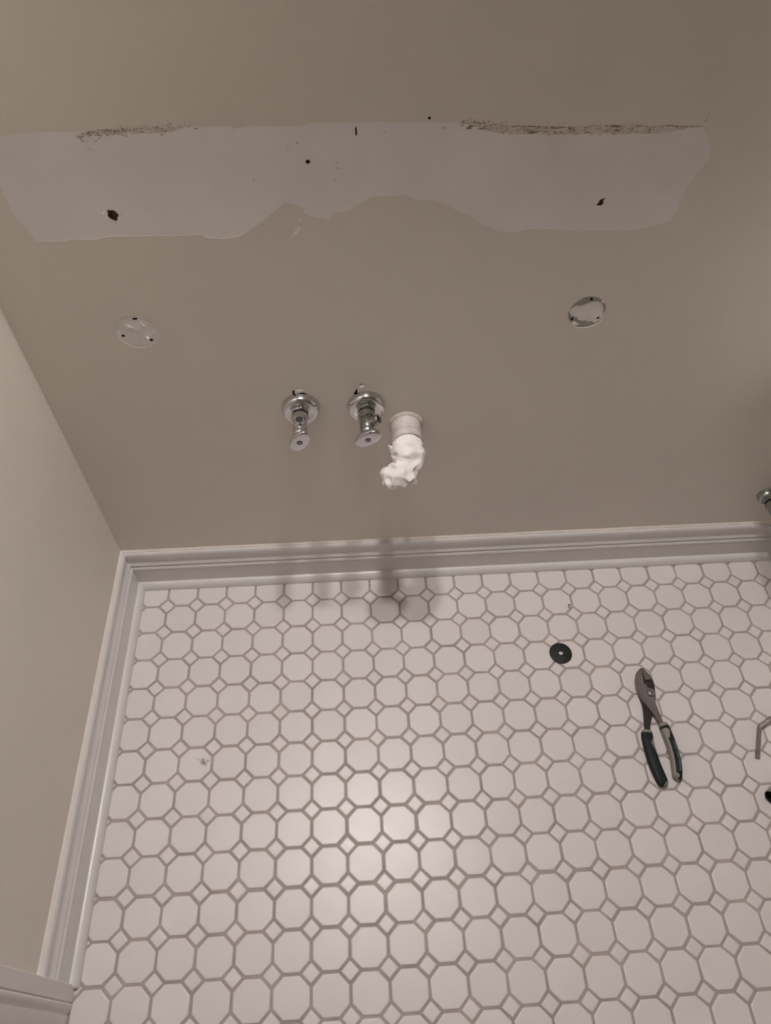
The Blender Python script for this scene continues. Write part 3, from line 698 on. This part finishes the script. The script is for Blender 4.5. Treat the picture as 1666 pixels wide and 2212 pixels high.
# ------------------------------------------------------------------ bent steel rod and pipe end at the right
rod = [(0.9373, -0.3175, .004), (0.947, -0.2955, .004), (0.9560, -0.2755, .004), (0.9578, -0.2712, .0045), (0.9605, -0.2685, .0055), (0.969, -0.2645, .008), (0.985, -0.257, .0105), (1.01, -0.247, .012), (1.03, -0.241, .012)]
V = [Vector(p) for p in rod]; rings = []
for i, p in enumerate(V):
    t = (V[min(i+1, len(V)-1)]-V[max(i-1, 0)]).normalized(); u = Vector((0, 0, 1)).cross(t).normalized(); v = t.cross(u)
    rings.append([p - V[0] + (u*math.cos(k*PI/3)+v*math.sin(k*PI/3))*.0037 for k in range(6)])
ro = empty('bent_steel_rod', V[0]); tag(ro, 'worn six-sided steel rod bent near its end, at the right edge', 'rod')
vs, fs = loft(rings); fixn(mesh('rod_shank', vs, fs, RODM, ro, True, angle=25))
tb = empty('metal_pipe', (0.9335, -0.384, 0)); tag(tb, 'dark metal pipe end with an open mouth at the right edge', 'pipe')
ax = Vector((0.80, 0.60, 0)).normalized(); uu = Vector((0, 0, 1))
prof = [(15.4, 0.4), (15.9, 0), (16.4, .4), (16.4, 118), (15.4, 118), (15.2, 117), (15.2, 1)]
vs, fs = lathe([(r/1000, d/1000) for r, d in prof], 44, ax, uu, Vector((0, 0, .0166)), cap=False); mesh('pipe_wall', vs, fs, DULL, tb, True, angle=40)
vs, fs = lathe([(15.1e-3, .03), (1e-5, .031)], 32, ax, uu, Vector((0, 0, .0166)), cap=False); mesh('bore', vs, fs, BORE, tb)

# ------------------------------------------------------------------ small litter on the floor
def strands(name, x, y, paths, r, m, label, cat):
    vs, fs = [], []
    for p in paths:
        v, f = tube_path([Vector(q) for q in p], r, 5); n0 = len(vs); vs += v; fs += [tuple(n0+k for k in g) for g in f]
    o = mesh(name, vs, fs, m, None, True, loc=(x, y, 0)); return tag(o, label, cat)
rh = random.Random(11); ps = []
for k in range(16):
    a = rh.uniform(0, 6.28); x0, y0 = rh.gauss(0, .0022), rh.gauss(0, .0028); p = []
    for i in range(8):
        p.append((x0, y0, .0003+.0004*rh.random())); a += rh.gauss(0, .55); x0 += .0011*math.cos(a); y0 += .0011*math.sin(a)
    ps.append(p)
ps.append([(-.0125+.0016*i, .0050-.0008*i+.0006*math.sin(i), .0004) for i in range(9)])
strands('hair_tuft', 0.0898, -0.2759, ps, .00013, HAIRM, 'small tuft of dark hair on a tile near the left wall', 'hair')
strands('black_curl', 0.7055, -0.0373, [[(.0020, .0028, .0012), (.0008, .0040, .0014), (-.0012, .0040, .0013), (-.0020, .0022, .001), (-.0018, .0000, .0009), (-.0012, -.0020, .0009), (-.0009, -.0042, .0008)]], .0007, BLACKM,
        'tiny black curl of plastic on a tile behind the washer', 'scrap')

# ------------------------------------------------------------------ vanity light with an added shading mirror on the back wall (above the picture)
MX0, MX1, MZ0, MZ1 = -0.02, 0.73, 1.00, 1.57
mi = empty('shading_mirror', (0.354, yw(0.354), MZ0)); tag(mi, 'white-framed mirror added above the bare strip to shade the wall below', 'mirror')  # unseen mirror, added to keep direct lamplight off the upper wall
rbox('mirror_glass', MX0-.354+.02, MX1-.354-.02, -0.016, -0.001, .02, MZ1-MZ0-.02, MIRROR, mi, 0.001, 1)
for (a, b, c, d) in ((MX0-.354, MX1-.354, 0, .035), (MX0-.354, MX1-.354, MZ1-MZ0-.035, MZ1-MZ0), (MX0-.354, MX0-.319, .035, MZ1-MZ0-.035), (MX1-.389, MX1-.354, .035, MZ1-MZ0-.035)):
    rbox('frame_rail', a, b, -0.027, -0.0008, c, d, TRIM, mi, 0.003)
vl = empty('vanity_light', (LAMP_X, yw(LAMP_X), LAMP_Z)); tag(vl, 'chrome light bar with two downward bell shades above the mirror', 'wall light')
rbox('back_plate', -0.18, 0.18, -0.022, -0.0005, 0.07, 0.13, CHROME, vl, 0.004)
for k in (-1, 1):
    X = k*LAMP_SP
    vs, fs = lathe([(.010, 0.02), (.010, LAMP_D-.012), (.012, LAMP_D-.01)], 20, A, U, Vector((X, 0, .10))); mesh('lamp_arm', vs, fs, CHROME, vl, True, angle=40)
    prof = [(.012, -.112), (.022, -.108), (.030, -.090), (.040, -.060), (.050, -.020), (.058, .015), (.064, .042), (.061, .042), (.055, .015), (.047, -.020), (.037, -.060), (.027, -.086), (.012, -.090)]
    vs, fs = lathe(prof, 40, Vector((0, 0, -1)), U, Vector((X, -LAMP_D, 0))); sd = mesh('lamp_shade', vs, fs, SHADE, vl, True, angle=50)
    prof = [(LAMP_R*math.sin(PI*i/16), -LAMP_R*math.cos(PI*i/16)) for i in range(17)]
    vs, fs = lathe(prof, 32, Vector((0, 0, 1)), U, Vector((X, -LAMP_D, 0)), cap=False); mesh('bulb', vs, fs, GLOBE, vl, True)

# ------------------------------------------------------------------ toilet standing right of the picture
TX = 1.155
to = empty('toilet', (TX, yw(TX), 0)); tag(to, 'white porcelain toilet with its tank against the back wall', 'toilet')
rbox('tank', -0.235, 0.235, -0.205, -0.015, 0.385, 0.745, PORC, to, 0.03, 4)
rbox('tank_lid', -0.245, 0.245, -0.215, -0.010, 0.746, 0.785, PORC, to, 0.012, 3)
def oval(cx, cy, rx, ry, z, n=40): return [(cx+rx*math.cos(2*PI*k/n), cy+ry*math.sin(2*PI*k/n)*(1.0), z) for k in range(n)]
rg = [oval(0, -.33, .115, .24, .0005), oval(0, -.33, .112, .235, .04), oval(0, -.34, .098, .20, .12), oval(0, -.37, .11, .20, .2), oval(0, -.41, .155, .245, .29), oval(0, -.44, .18, .275, .36), oval(0, -.44, .182, .28, .385), oval(0, -.44, .172, .268, .39)]
vs, fs = loft(rg); fixn(mesh('bowl', vs, fs, PORC, to, True, angle=50))
rg = [oval(0, -.445, .184, .278, .392), oval(0, -.445, .188, .283, .402), oval(0, -.445, .186, .28, .428), oval(0, -.445, .17, .262, .436)]
vs, fs = loft(rg); fixn(mesh('seat_lid', vs, fs, PORC, to, True, angle=50))
vs, fs = lathe([(.012, 0), (.012, .01), (.006, .012), (.006, .02)], 20, A, U, Vector((-.17, -.205, .68))); fl_ = mesh('flush_lever', vs, fs, CHROME, to, True, angle=40)
